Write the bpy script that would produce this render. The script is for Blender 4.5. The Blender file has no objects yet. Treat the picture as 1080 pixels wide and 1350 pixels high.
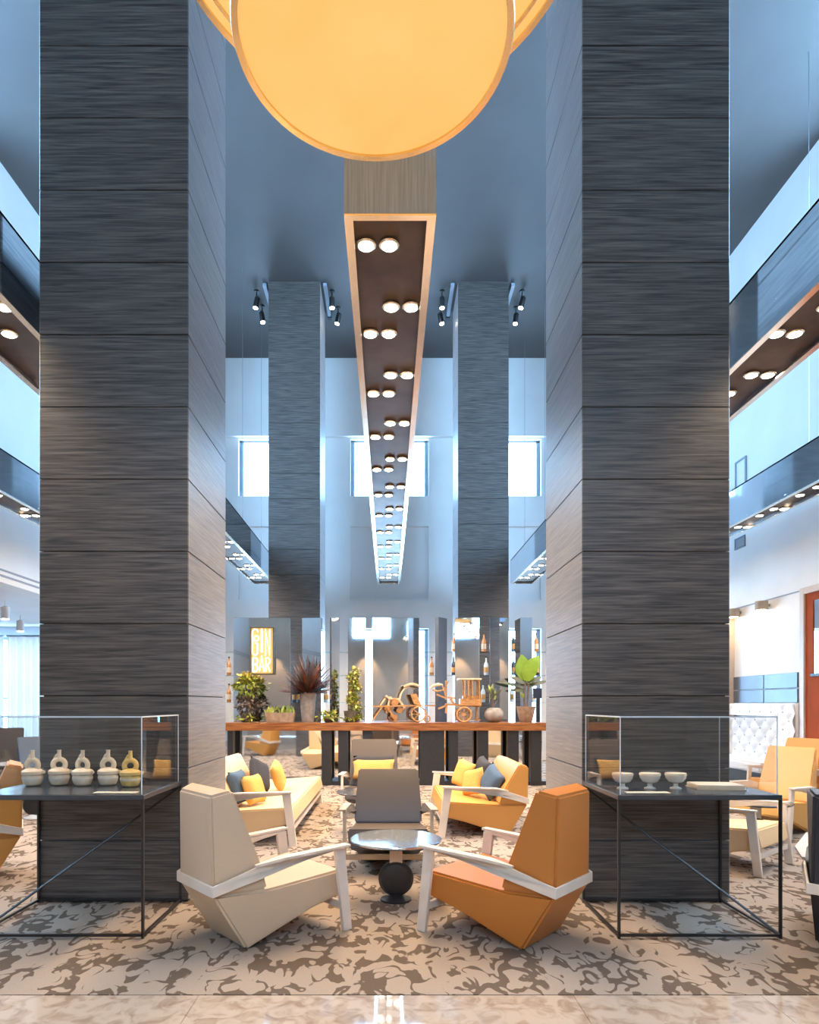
import bpy, bmesh, math, random
from mathutils import Vector, Matrix
random.seed(7)
PI = math.pi
SC = bpy.context.scene
COL = SC.collection

# ------------------------------------------------------------------ camera
EYE = 1.4
F = 850.0                       # focal length in pixels of the 1080x1350 frame
cam_d = bpy.data.cameras.new('camera')
cam_d.sensor_fit = 'HORIZONTAL'; cam_d.sensor_width = 36.0
cam_d.lens = F / 1080 * 36
cam_d.shift_x = (540 - 512) / 1080
cam_d.shift_y = (928 - 675) / 1080
cam_d.clip_start = 0.05
cam = bpy.data.objects.new('camera', cam_d); COL.objects.link(cam)
cam.location = (0, 0, EYE); cam.rotation_euler = (PI / 2, 0, 0)
SC.camera = cam

# ------------------------------------------------------------------ sky, exposure
W = bpy.data.worlds.new('world'); SC.world = W; W.use_nodes = True
bg = W.node_tree.nodes['Background']
bg.inputs[0].default_value = (0.36, 0.66, 1.0, 1); bg.inputs[1].default_value = 15.5
SC.view_settings.view_transform = 'Standard'; SC.view_settings.look = 'None'
SC.view_settings.gamma = 1.0; SC.view_settings.use_curve_mapping = False
SC.view_settings.exposure = 0.76
SC.cycles.use_denoising = True
SC.cycles.caustics_reflective = False; SC.cycles.caustics_refractive = False
SC.cycles.sample_clamp_indirect = 6.0
SC.cycles.max_bounces = 10; SC.cycles.diffuse_bounces = 5; SC.cycles.glossy_bounces = 5
SC.cycles.transparent_max_bounces = 16
WARM = (1.0, 0.70, 0.42)
SPOT_W = 80.0

def portal(name, loc, rot, sx, sy):
    d = bpy.data.lights.new(name, 'AREA'); d.shape = 'RECTANGLE'; d.size = sx; d.size_y = sy
    d.cycles.is_portal = True
    o = bpy.data.objects.new(name, d); COL.objects.link(o); o.location = loc; o.rotation_euler = rot
# room numbers (metres)
CEIL = 9.92; YB = 16.0; YF = -5.0; XL = -6.1; XR = 6.5; XA = -12.6; ZA = 3.32
portal('window_light', (0.2, YF - .1, 5.4), (PI / 2, 0, 0), 3.6, 2.4)  # portal of the added window behind the viewer
portal('window_light', (XL - .25, 6.8, 7.0), (PI / 2, 0, -PI / 2), 5.6, 5.55)  # this and the next portal serve the added side glazing
portal('window_light', (XR + .25, 6.8, 7.0), (PI / 2, 0, PI / 2), 5.6, 5.55)
for xa, xb in ((-3.72, -1.77), (-.94, 1.0), (1.85, 3.8)):
    portal('window_light', ((xa + xb) / 2, YB + .35, 7.27), (-PI / 2, 0, 0), xb - xa, 1.42)
    portal('window_light', ((xa + xb) / 2, YB + .35, 1.93), (-PI / 2, 0, 0), xb - xa, 2.67)
portal('window_light', (-9.2, YB + .35, 1.75), (-PI / 2, 0, 0), 5.6, 2.9)

# ------------------------------------------------------------------ materials
MATS = {}
def mat(name, col, rough=.5, metal=0., spec=.5, emit=None, estr=0., sample=True):
    m = bpy.data.materials.new(name); m.use_nodes = True
    b = m.node_tree.nodes['Principled BSDF']
    b.inputs['Base Color'].default_value = (*col, 1); b.inputs['Roughness'].default_value = rough
    b.inputs['Metallic'].default_value = metal; b.inputs['Specular IOR Level'].default_value = spec
    if emit:
        b.inputs['Emission Color'].default_value = (*emit, 1); b.inputs['Emission Strength'].default_value = estr
        if not sample: m.cycles.emission_sampling = 'NONE'
    MATS[name] = m
    return m
def nodes(m): return m.node_tree.nodes, m.node_tree.links, m.node_tree.nodes['Principled BSDF']
def noise_into(m, cols, scale=(1, 1, 1), nscale=5., detail=4., dist=0., lo=.35, hi=.65, coord='Object', bump=0., bdist=.01):
    n, l, b = nodes(m)
    tc = n.new('ShaderNodeTexCoord'); mp = n.new('ShaderNodeMapping'); mp.inputs['Scale'].default_value = scale
    if coord == 'World':
        g = n.new('ShaderNodeNewGeometry'); l.new(g.outputs['Position'], mp.inputs['Vector'])
    else:
        l.new(tc.outputs[coord], mp.inputs['Vector'])
    t = n.new('ShaderNodeTexNoise'); t.inputs['Scale'].default_value = nscale; t.inputs['Detail'].default_value = detail
    t.inputs['Distortion'].default_value = dist
    l.new(mp.outputs[0], t.inputs['Vector'])
    r = n.new('ShaderNodeValToRGB'); e = r.color_ramp.elements
    e[0].position = lo; e[1].position = hi
    e[0].color = (*cols[0], 1); e[1].color = (*cols[1], 1)
    l.new(t.outputs['Fac'], r.inputs['Fac']); l.new(r.outputs['Color'], b.inputs['Base Color'])
    if bump:
        bp = n.new('ShaderNodeBump'); bp.inputs['Strength'].default_value = bump; bp.inputs['Distance'].default_value = bdist
        l.new(t.outputs['Fac'], bp.inputs['Height']); l.new(bp.outputs[0], b.inputs['Normal'])
    return t, r
def glassmat(name, tint=(1, 1, 1), rough=.0, ior=1.5):
    m = bpy.data.materials.new(name); m.use_nodes = True
    n, l = m.node_tree.nodes, m.node_tree.links; n.clear()
    o = n.new('ShaderNodeOutputMaterial'); mx = n.new('ShaderNodeMixShader')
    t = n.new('ShaderNodeBsdfTransparent'); t.inputs[0].default_value = (*tint, 1)
    g = n.new('ShaderNodeBsdfGlossy'); g.inputs['Roughness'].default_value = rough
    f = n.new('ShaderNodeFresnel'); f.inputs['IOR'].default_value = ior
    ge = n.new('ShaderNodeNewGeometry'); mr = n.new('ShaderNodeMapRange')      # same reflectance on both faces of a thin pane
    mr.inputs['To Min'].default_value = ior; mr.inputs['To Max'].default_value = 1 / ior
    l.new(ge.outputs['Backfacing'], mr.inputs['Value']); l.new(mr.outputs[0], f.inputs['IOR'])
    l.new(f.outputs[0], mx.inputs[0]); l.new(t.outputs[0], mx.inputs[1]); l.new(g.outputs[0], mx.inputs[2])
    l.new(mx.outputs[0], o.inputs[0]); MATS[name] = m
    return m

mat('wall', (.80, .80, .79), .55); noise_into(MATS['wall'], ((.78, .78, .77), (.82, .82, .81)), nscale=1.5, coord='World')
mat('wall_beige', (.58, .45, .34), .5); noise_into(MATS['wall_beige'], ((.54, .42, .32), (.62, .48, .36)), nscale=1.2, coord='World')
mat('ceiling', (.10, .10, .10), .5, spec=.3); noise_into(MATS['ceiling'], ((.092, .087, .087), (.106, .101, .10)), nscale=.8, coord='World')
mat('annex_ceiling', (.75, .76, .77), .6); noise_into(MATS['annex_ceiling'], ((.73, .74, .75), (.77, .78, .79)), nscale=1., coord='World')
# column cladding: fine horizontal grain
m = mat('cladding', (.08, .08, .09), .42, spec=.6)
t, r = noise_into(m, ((.026, .022, .021), (.150, .125, .108)), scale=(.9, .9, 26), nscale=3.0, detail=9, dist=.5, lo=.33, hi=.70, coord='World', bump=.35, bdist=.004)
b = nodes(m)[2]; b.inputs['Sheen Weight'].default_value = .5; b.inputs['Sheen Roughness'].default_value = .35; b.inputs['Sheen Tint'].default_value = (.95, .95, 1, 1)
mat('column_core', (.018, .016, .016), .7); noise_into(MATS['column_core'], ((.015, .014, .014), (.022, .02, .02)), nscale=9, coord='World')
# carpet
m = mat('carpet', (.6, .5, .42), .95, spec=.1)
n, l, b = nodes(m)
g = n.new('ShaderNodeNewGeometry')
def nz(scale, det, dist, vec):
    t = n.new('ShaderNodeTexNoise'); t.inputs['Scale'].default_value = scale; t.inputs['Detail'].default_value = det
    t.inputs['Distortion'].default_value = dist; l.new(vec, t.inputs['Vector']); return t
def mth(op, a, c=None):
    x = n.new('ShaderNodeMath'); x.operation = op
    for i, v in enumerate((a, c)):
        if v is None: continue
        if isinstance(v, (int, float)): x.inputs[i].default_value = v
        else: l.new(v, x.inputs[i])
    return x.outputs[0]
mp = n.new('ShaderNodeMapping'); mp.inputs['Scale'].default_value = (1, .62, 1); mp.inputs['Rotation'].default_value = (0, 0, .6)
l.new(g.outputs['Position'], mp.inputs['Vector'])
n1 = nz(9.0, .8, .9, mp.outputs[0]); n2 = nz(6.5, .8, .6, g.outputs['Position']); n3 = nz(160, 2, 0, g.outputs['Position'])
band = mth('ABSOLUTE', mth('SUBTRACT', n1.outputs['Fac'], .5))
wid = mth('MULTIPLY', mth('SUBTRACT', n2.outputs['Fac'], .40), .42)
ms = n.new('ShaderNodeMapRange'); ms.interpolation_type = 'SMOOTHSTEP'
l.new(mth('SUBTRACT', wid, band), ms.inputs['Value']); ms.inputs['From Min'].default_value = -.01; ms.inputs['From Max'].default_value = .012
mx = n.new('ShaderNodeMix'); mx.data_type = 'RGBA'
mx.inputs[6].default_value = (.41, .335, .275, 1); mx.inputs[7].default_value = (.15, .112, .084, 1)
l.new(ms.outputs[0], mx.inputs[0])
mx2 = n.new('ShaderNodeMix'); mx2.data_type = 'RGBA'; mx2.blend_type = 'MULTIPLY'; mx2.inputs[0].default_value = .35
l.new(mx.outputs[2], mx2.inputs[6]); l.new(n3.outputs['Color'], mx2.inputs[7])
l.new(mx2.outputs[2], b.inputs['Base Color'])
bp = n.new('ShaderNodeBump'); bp.inputs['Strength'].default_value = .5; bp.inputs['Distance'].default_value = .006
l.new(n3.outputs['Fac'], bp.inputs['Height']); l.new(bp.outputs[0], b.inputs['Normal'])
# marble
m = mat('marble', (.7, .6, .5), .04, spec=.7)
noise_into(m, ((.30, .225, .17), (.45, .37, .30)), nscale=11, detail=10, dist=1.0, lo=.34, hi=.56, coord='World')
mat('grout', (.45, .37, .3), .8); noise_into(MATS['grout'], ((.43, .35, .28), (.47, .39, .32)), nscale=20, coord='World')
def leather(name, c, rough=.38):
    m = mat(name, c, rough, spec=.5)
    noise_into(m, (tuple(v * .97 for v in c), tuple(min(1, v * 1.03) for v in c)), nscale=180, detail=2, bump=.03, bdist=.001)
leather('leather_cream', (.60, .45, .31)); leather('leather_orange', (.52, .18, .03)); leather('leather_taupe', (.085, .062, .048), .42)
leather('leather_yellow', (.68, .37, .09)); leather('leather_sand', (.78, .54, .29)); leather('leather_navy', (.018, .02, .028), .4)
leather('leather_slate', (.05, .065, .09), .4); leather('leather_white', (.85, .84, .83), .45)
leather('leather_orange_light', (.66, .31, .075))
def fabric(name, c):
    m = mat(name, c, .9, spec=.2)
    noise_into(m, (tuple(v * .88 for v in c), tuple(min(1, v * 1.1) for v in c)), nscale=120, detail=2, bump=.2, bdist=.003)
fabric('fabric_yellow', (.70, .40, .11)); fabric('fabric_grey', (.055, .056, .065)); fabric('fabric_blue', (.08, .125, .185))
fabric('fabric_dark', (.05, .05, .055))
mat('frame_beige', (.72, .62, .52), .42); noise_into(MATS['frame_beige'], ((.69, .60, .50), (.75, .65, .55)), nscale=8)
mat('frame_taupe', (.42, .33, .25), .42); noise_into(MATS['frame_taupe'], ((.39, .31, .23), (.45, .36, .27)), nscale=8)
mat('black_metal', (.015, .014, .015), .38, metal=.0, spec=.6); noise_into(MATS['black_metal'], ((.012, .012, .012), (.02, .018, .018)), nscale=30)
mat('dark_top', (.05, .055, .065), .22, metal=.0, spec=.8); noise_into(MATS['dark_top'], ((.045, .05, .06), (.055, .06, .07)), nscale=6)
mat('table_metal', (.55, .68, .85), .14, metal=.9); noise_into(MATS['table_metal'], ((.54, .67, .84), (.56, .69, .86)), nscale=6)
mat('white_gloss', (.8, .8, .8), .15); noise_into(MATS['white_gloss'], ((.78, .78, .78), (.82, .82, .82)), nscale=6)
mat('mirror', (.80, .84, .88), .03, metal=1.0); noise_into(MATS['mirror'], ((.79, .83, .87), (.81, .85, .89)), nscale=3)
mat('mirror_steel', (.62, .66, .72), .06, metal=1.0); noise_into(MATS['mirror_steel'], ((.60, .64, .70), (.64, .68, .74)), nscale=2, bump=.02, bdist=.02)
mat('brushed_steel', (.5, .5, .52), .5, metal=.2); noise_into(MATS['brushed_steel'], ((.30, .38, .50), (.40, .49, .62)), scale=(30, 30, 1), nscale=3)
mat('bronze_mirror', (.06, .04, .03), .5, metal=.5, spec=.2); noise_into(MATS['bronze_mirror'], ((.08, .05, .035), (.13, .085, .058)), nscale=4)
mat('brass_rim', (.9, .82, .72), .2, metal=1.0); noise_into(MATS['brass_rim'], ((.87, .79, .69), (.93, .85, .75)), nscale=10)
mat('brass', (.85, .66, .38), .25, metal=1.0); noise_into(MATS['brass'], ((.82, .63, .35), (.88, .69, .41)), nscale=10)
mat('lamp_glow', (1, 1, 1), .4, emit=(1.0, .84, .62), estr=30, sample=False)
mat('cable', (.35, .37, .4), .4, metal=1.0)
m = mat('shade_glow', (.3, .2, .1), .6, emit=(1.0, .6, .2), estr=.55)
n, l, b = nodes(m)
g = n.new('ShaderNodeNewGeometry'); t = n.new('ShaderNodeTexNoise'); t.inputs['Scale'].default_value = 2.2
l.new(g.outputs['Position'], t.inputs['Vector'])
r = n.new('ShaderNodeValToRGB'); r.color_ramp.elements[0].position = .3; r.color_ramp.elements[1].position = .7
r.color_ramp.elements[0].color = (.98, .50, .125, 1); r.color_ramp.elements[1].color = (1.0, .58, .175, 1)
l.new(t.outputs['Fac'], r.inputs['Fac']); l.new(r.outputs['Color'], b.inputs['Emission Color'])
mat('shade_side', (.3, .2, .1), .7, emit=(1.0, .55, .15), estr=.44)
glassmat('glass_case', (.985, .99, .99)); glassmat('glass_pane', (.97, .985, 1.0)); glassmat('glass_shelf', (.85, .93, .95))
m = mat('edge_glass', (.75, .82, .85), .15, spec=.8)
m = mat('wood', (.45, .17, .05), .3)
noise_into(m, ((.17, .045, .012), (.36, .14, .038)), scale=(1.4, 20, 20), nscale=2, detail=6, dist=.6, coord='World')
m = mat('wood_model', (.60, .30, .10), .5); noise_into(m, ((.40, .17, .045), (.62, .32, .11)), scale=(3, 3, 14), nscale=5)
mat('wood_pale', (.75, .55, .33), .5); noise_into(MATS['wood_pale'], ((.7, .5, .29), (.8, .6, .37)), nscale=20)
mat('clay', (.82, .74, .62), .6); noise_into(MATS['clay'], ((.74, .58, .40), (.86, .70, .50)), nscale=22, bump=.15)
mat('clay_gold', (.74, .48, .13), .5); noise_into(MATS['clay_gold'], ((.66, .41, .1), (.8, .55, .18)), nscale=22, bump=.15)
mat('porcelain', (.85, .80, .74), .25); noise_into(MATS['porcelain'], ((.80, .70, .58), (.85, .75, .63)), nscale=9)
mat('paper', (.8, .72, .6), .7); noise_into(MATS['paper'], ((.74, .6, .44), (.8, .66, .5)), nscale=30)
mat('pot_grey', (.33, .27, .22), .75); noise_into(MATS['pot_grey'], ((.26, .215, .17), (.38, .31, .255)), nscale=14, bump=.3)
mat('pot_brown', (.36, .23, .14), .75); noise_into(MATS['pot_brown'], ((.29, .18, .1), (.42, .28, .18)), nscale=14, bump=.3)
mat('pot_dark', (.10, .07, .05), .7); noise_into(MATS['pot_dark'], ((.08, .055, .04), (.12, .085, .06)), nscale=14)
def leafmat(name, a, c):
    m = mat(name, a, .5); noise_into(m, (a, c), nscale=9, coord='World')
leafmat('leaf_green', (.20, .24, .02), (.42, .42, .05)); leafmat('leaf_yellow', (.52, .40, .08), (.75, .56, .16)); leafmat('leaf_red', (.06, .022, .018), (.28, .06, .02))
leafmat('leaf_maroon', (.035, .02, .018), (.10, .05, .035))
leafmat('leaf_dark', (.06, .075, .03), (.14, .13, .06)); leafmat('leaf_brown', (.10, .065, .045), (.20, .13, .085)); leafmat('leaf_bright', (.24, .36, .03), (.30, .44, .04))
mat('amber', (.55, .22, .04), .1, spec=.8); noise_into(MATS['amber'], ((.45, .16, .03), (.65, .28, .06)), nscale=12)
mat('bottle_dark', (.04, .05, .06), .1, spec=.8); mat('bottle_clear', (.75, .85, .92), .08, spec=.8); mat('bottle_label', (.7, .4, .15), .6)
mat('rust', (.30, .045, .012), .7, spec=.2); noise_into(MATS['rust'], ((.31, .05, .003), (.38, .065, .005)), nscale=3)
mat('casing', (.62, .55, .50), .4); noise_into(MATS['casing'], ((.6, .53, .48), (.64, .57, .52)), nscale=5)
mat('grey_panel', (.22, .25, .30), .3, metal=.2); noise_into(MATS['grey_panel'], ((.10, .115, .14), (.13, .145, .17)), nscale=2)
mat('vent_grey', (.28, .32, .38), .5)
m = mat('curtain', (.55, .57, .6), .9); n, l, b = nodes(m)
tr = n.new('ShaderNodeBsdfTranslucent'); tr.inputs[0].default_value = (.26, .20, .17, 1)
mxs = n.new('ShaderNodeMixShader'); mxs.inputs[0].default_value = .55
l.new(b.outputs[0], mxs.inputs[1]); l.new(tr.outputs[0], mxs.inputs[2]); l.new(mxs.outputs[0], n['Material Output'].inputs[0])
mat('neon_white', (1, 1, 1), .4, emit=(1.0, .95, .85), estr=1.5)
mat('neon_yellow', (.4, .25, .08), .5, emit=(1.0, .60, .16), estr=.32)
mat('sign_frame', (.10, .075, .04), .5)
mat('rubber', (.02, .02, .02), .8)
mat('screen', (.03, .04, .06), .2)

# ------------------------------------------------------------------ mesh helpers
class MB:
    def __init__(s): s.v = []; s.f = []; s.mi = []; s.m = 0
    def add(s, vs, fs):
        k = len(s.v); s.v += [tuple(v) for v in vs]
        s.f += [tuple(i + k for i in f) for f in fs]; s.mi += [s.m] * len(fs); return s
    def box(s, x0, x1, y0, y1, z0, z1):
        return s.add([(x0, y0, z0), (x1, y0, z0), (x1, y1, z0), (x0, y1, z0), (x0, y0, z1), (x1, y0, z1), (x1, y1, z1), (x0, y1, z1)],
                     [(0, 3, 2, 1), (4, 5, 6, 7), (0, 1, 5, 4), (1, 2, 6, 5), (2, 3, 7, 6), (3, 0, 4, 7)])
    def rot_box(s, M, sx, sy, sz):
        x, y, z = sx / 2, sy / 2, sz / 2
        return s.add([M @ Vector(p) for p in ((-x, -y, -z), (x, -y, -z), (x, y, -z), (-x, y, -z), (-x, -y, z), (x, -y, z), (x, y, z), (-x, y, z))],
                     [(0, 3, 2, 1), (4, 5, 6, 7), (0, 1, 5, 4), (1, 2, 6, 5), (2, 3, 7, 6), (3, 0, 4, 7)])
    def bar(s, a, c, w, h=None):
        a, c = Vector(a), Vector(c); d = c - a
        q = d.to_track_quat('Z', 'Y'); M = Matrix.Translation((a + c) / 2) @ q.to_matrix().to_4x4()
        return s.rot_box(M, w, h or w, d.length)
    def prism(s, pts, y0, y1):          # pts (x,z), extruded along y
        n = len(pts)
        vs = [(p[0], y0, p[1]) for p in pts] + [(p[0], y1, p[1]) for p in pts]
        fs = [tuple(range(n)), tuple(range(2 * n - 1, n - 1, -1))] + [(i, i + n, (i + 1) % n + n, (i + 1) % n) for i in range(n)]
        return s.add(vs, fs)
    def wprism(s, pts, wadd=0.):        # pts (x,z,halfwidth)
        n = len(pts)
        vs = [(p[0], -p[2] - wadd, p[1]) for p in pts] + [(p[0], p[2] + wadd, p[1]) for p in pts]
        fs = [tuple(range(n)), tuple(range(2 * n - 1, n - 1, -1))] + [(i, i + n, (i + 1) % n + n, (i + 1) % n) for i in range(n)]
        return s.add(vs, fs)
    def lathe(s, prof, n=24, c=(0, 0, 0), M=None):
        vs, fs = [], []
        for r, z in prof:
            for i in range(n):
                a = 2 * PI * i / n; p = Vector((r * math.cos(a), r * math.sin(a), z))
                if M: p = M @ p
                vs.append(p + Vector(c))
        k = len(prof)
        for j in range(k - 1):
            for i in range(n):
                i2 = (i + 1) % n; fs.append((j * n + i, j * n + i2, (j + 1) * n + i2, (j + 1) * n + i))
        if tuple(prof[0]) != tuple(prof[-1]):
            fs.append(tuple(range(n - 1, -1, -1))); fs.append(tuple((k - 1) * n + i for i in range(n)))
        return s.add(vs, fs)
    def tube(s, pts, r, n=8, closed=False):
        pts = [Vector(p) for p in pts]; k = len(pts); vs, fs = [], []
        rr = r if isinstance(r, (list, tuple)) else [r] * k
        up = None
        for i, p in enumerate(pts):
            a = pts[i - 1] if (i or closed) else p; c = pts[(i + 1) % k] if (i < k - 1 or closed) else p
            d = (c - a).normalized()
            if up is None: up = Vector((0, 0, 1)) if abs(d.z) < .9 else Vector((1, 0, 0))
            x = d.cross(up)
            if x.length < 1e-4: x = d.orthogonal()
            x.normalize(); y = x.cross(d).normalized(); up = y
            for q in range(n):
                t = 2 * PI * q / n; vs.append(p + (x * math.cos(t) + y * math.sin(t)) * rr[i])
        for j in range(k if closed else k - 1):
            for q in range(n):
                q2 = (q + 1) % n; j2 = (j + 1) % k
                fs.append((j * n + q, j * n + q2, j2 * n + q2, j2 * n + q))
        if not closed:
            fs.append(tuple(range(n - 1, -1, -1))); fs.append(tuple((k - 1) * n + q for q in range(n)))
        return s.add(vs, fs)
    def leaf(s, base, d, up, L, w, bend=.3, seg=4, thick=.0015):
        base, d, up = Vector(base), Vector(d).normalized(), Vector(up)
        side = d.cross(up); side = side.normalized() if side.length > 1e-4 else d.orthogonal().normalized()
        nrm = side.cross(d).normalized(); vs, fs = [], []
        for i in range(seg + 1):
            t = i / seg; c = base + d * (L * t) - nrm * (bend * L * t * t)
            ww = w * math.sin(PI * min(.98, .12 + .86 * t)) * .5
            vs += [c - side * ww, c + nrm * thick, c + side * ww]
        for i in range(seg):
            k = i * 3; fs += [(k, k + 1, k + 4, k + 3), (k + 1, k + 2, k + 5, k + 4)]
        return s.add(vs, fs)
    def mesh(s, name, mats, bevel=0., seg=2, smooth=True, ang=35, fix=True):
        me = bpy.data.meshes.new(name); me.from_pydata(s.v, [], s.f)
        for i, p in enumerate(me.polygons): p.material_index = s.mi[i]
        if isinstance(mats, str): mats = [mats]
        for k in mats: me.materials.append(MATS[k])
        if bevel or fix:
            bm = bmesh.new(); bm.from_mesh(me)
            if fix: bmesh.ops.recalc_face_normals(bm, faces=bm.faces)
            if bevel:
                ed = [e for e in bm.edges if len(e.link_faces) == 2 and e.calc_face_angle(0) > .3]
                bmesh.ops.bevel(bm, geom=ed, offset=bevel, segments=seg, affect='EDGES', clamp_overlap=True)
            bm.to_mesh(me); bm.free()
        if smooth:
            for p in me.polygons: p.use_smooth = True
            me.set_sharp_from_angle(angle=math.radians(ang))
        me.update(); return me

def link(name, data, parent=None, loc=(0, 0, 0), rot=(0, 0, 0)):
    o = bpy.data.objects.new(name, data); COL.objects.link(o); o.location = loc; o.rotation_euler = rot
    if parent: o.parent = parent
    return o
def tag(o, label=None, cat=None, group=None, kind=None):
    if label: o['label'] = label
    if cat: o['category'] = cat
    if group: o['group'] = group
    if kind: o['kind'] = kind
    return o
def thing(name, label, cat, loc=(0, 0, 0), rz=0, group=None):
    return tag(link(name, None, None, loc, (0, 0, rz)), label, cat, group)
def part(name, mb, mats, parent, bevel=0., label=None, kind=None, fix=True, **kw):
    return tag(link(name, mb.mesh(name, mats, bevel, fix=fix, **kw), parent), label, None, None, kind)
def solo(name, mb, mats, label, cat, group=None, bevel=0., loc=(0, 0, 0), rz=0, **kw):
    return tag(link(name, mb.mesh(name, mats, bevel, **kw), None, loc, (0, 0, rz)), label, cat, group)
def struct(name, mb, mats, bevel=0., loc=(0, 0, 0), **kw):
    return tag(link(name, mb.mesh(name, mats, bevel, **kw), None, loc), kind='structure')
def kids(o): return [c for c in bpy.data.objects if c.parent == o]
def copy_tree(o, parent=None):
    c = o.copy(); COL.objects.link(c); c.parent = parent
    for ch in kids(o): copy_tree(ch, c)
    return c
def spot(name, loc, direction, watt, angle, blend=.6, size=.04, color=WARM, parent=None):
    d = bpy.data.lights.new(name, 'SPOT'); d.energy = watt; d.spot_size = math.radians(angle); d.spot_blend = blend
    d.shadow_soft_size = size; d.color = color
    o = bpy.data.objects.new(name, d); COL.objects.link(o); o.location = loc
    o.rotation_euler = Vector(direction).to_track_quat('-Z', 'Y').to_euler()
    return o

# ------------------------------------------------------------------ setting: floor, walls, ceiling
CARP_Y = 3.1
fl = struct('floor', MB().box(XA, XR + .4, YF - .4, YB + .6, -.25, -.025), 'grout')
tile = MB().box(-.449, .449, -.299, .299, -.022, 0).mesh('marble_tile', 'marble', .001, seg=1)
y = CARP_Y - .302
row = 0
while y > YF + .2:
    for i in range(-7, 8):
        cx = -.01 + i * .9 + .45
        if XL < cx - .44 and cx + .44 < XR and (row < 6 or abs(cx) < 9):
            link('marble_tile', tile, fl, (cx, y, 0))
    y -= .6; row += 1
struct('floor_carpet', MB().box(XA + .05, XR, CARP_Y, YB, -.025, .003), 'carpet')
struct('ceiling', MB().box(XL - .3, XR + .3, YF - .3, YB + .5, CEIL, CEIL + .2), 'ceiling')
# left: bulkhead over a lower annex
wl = struct('wall_left', MB().box(XL - .3, XL, 9.6, YB, ZA, CEIL).box(XL - .3, XL, YF, 9.6, ZA, 4.2).box(XL - .3, XL, YF, 9.6, 9.75, CEIL).box(XL - .3, XL, YF, 4.0, 4.2, 9.75).box(XL - .3, XL, YF, 3.09, 0, ZA), 'wall')
part('groove_strip', MB().box(XL, XL + .012, YF, YB, 3.50, 3.53), 'vent_grey', wl)  # thin grey trim strip along the bulkhead
part('groove_strip', MB().box(XL, XL + .012, YF, YB, 3.41, 3.44), 'vent_grey', wl)
struct('ceiling_annex', MB().box(XA, XL - .3, 2.9, YB, ZA, ZA + .15), 'annex_ceiling')
struct('wall_annex', MB().box(XA - .2, XA, 3.1, YB, 0, ZA), 'wall')
struct('wall_annex_front', MB().box(XA, XL - .3, 2.9, 3.1, 0, ZA), 'wall')

# generic wall facing -Y with rectangular openings (x0,x1,z0,z1)
def holed(mb, x0, x1, z0, z1, y0, y1, holes):
    xs = sorted({x0, x1, *[h[0] for h in holes], *[h[1] for h in holes]})
    zs = sorted({z0, z1, *[h[2] for h in holes], *[h[3] for h in holes]})
    for i in range(len(xs) - 1):
        j = 0
        while j < len(zs) - 1:
            cx = (xs[i] + xs[i + 1]) / 2
            def solid(k):
                cz = (zs[k] + zs[k + 1]) / 2
                return not any(h[0] < cx < h[1] and h[2] < cz < h[3] for h in holes)
            if not solid(j): j += 1; continue
            k = j
            while k + 1 < len(zs) - 1 and solid(k + 1): k += 1
            mb.box(xs[i], xs[i + 1], y0, y1, zs[j], zs[k + 1]); j = k + 1
    return mb
WX = ((-3.72, -1.77), (-.94, 1.0), (1.85, 3.8))
up_h = [(a, c, 6.56, 7.98) for a, c in WX]; lo_h = [(a, c, .6, 3.27) for a, c in WX]; pn_h = [(a, c, 3.98, 5.81) for a, c in WX]
wb = struct('wall_back', holed(MB(), XL - .3, XR + .3, 0, CEIL, YB, YB + .3, up_h + lo_h + pn_h), 'wall', smooth=False)
for a, c in WX:
    part('recessed_panel', MB().box(a, c, YB + .1, YB + .3, 3.98, 5.81), 'wall', wb)
struct('trim_1', MB().box(XL, XR, YB - .12, YB, 8.0, CEIL), 'wall')
k = 1
for holes in (up_h, lo_h):
    for a, c, z0, z1 in holes:
        w = tag(link('window_%d' % k, None, None, ((a + c) / 2, YB + .2, z0)), kind='structure'); k += 1
        hw, h = (c - a) / 2, z1 - z0
        fr = MB().box(-hw, -hw + .09, -.05, .05, 0, h).box(hw - .09, hw, -.05, .05, 0, h).box(-hw, hw, -.05, .05, 0, .05).box(-hw, hw, -.05, .05, h - .03, h)
        part('window_frame', fr, 'grey_panel' if 0 else 'vent_grey', w)
        part('pane', MB().box(-hw + .08, hw - .08, -.008, .008, .04, h - .02), 'glass_pane', w)
# annex window with curtains
struct('wall_annex_back', holed(MB(), XA, XL - .3, 0, ZA, YB, YB + .3, [(-12.0, -6.5, .3, 3.08)]), 'wall', smooth=False)
w = tag(link('window_%d' % k, None, None, (-9.25, YB + .2, .3)), kind='structure'); k += 1
fr = MB()
for x in (-2.75, -.96, .9, 2.7): fr.box(x, x + .06, -.05, .05, 0, 2.78)
fr.box(-2.75, 2.75, -.05, .05, 0, .06).box(-2.75, 2.75, -.05, .05, 2.7, 2.78).box(-2.75, 2.75, -.05, .05, 1.22, 1.27)
part('window_frame', fr, 'vent_grey', w)
for a, c in ((-2.69, -.96), (-.9, .9), (.96, 2.7)): part('pane', MB().box(a, c, -.008, .008, .06, 2.7), 'glass_pane', w)
def curtain(x0, x1, label):
    vs, fs = [], []; nn = int((x1 - x0) / .025)
    for i in range(nn + 1):
        x = x0 + (x1 - x0) * i / nn; dy = .05 * math.sin(i * .9) + .02 * math.sin(i * .37)
        vs += [(x, YB - .16 + dy, .02), (x, YB - .16 + dy * .7, 3.05)]
    for i in range(nn): fs.append((2 * i, 2 * i + 2, 2 * i + 3, 2 * i + 1))
    t = thing('curtain', label, 'curtain', (0, 0, 0), 0)
    mb = MB().add(vs, fs); part('cloth', mb, 'curtain', t, fix=False, ang=180)
    part('curtain_track', MB().box(x0, x1, YB - .2, YB - .12, 3.05, 3.09), 'vent_grey', t)
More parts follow.
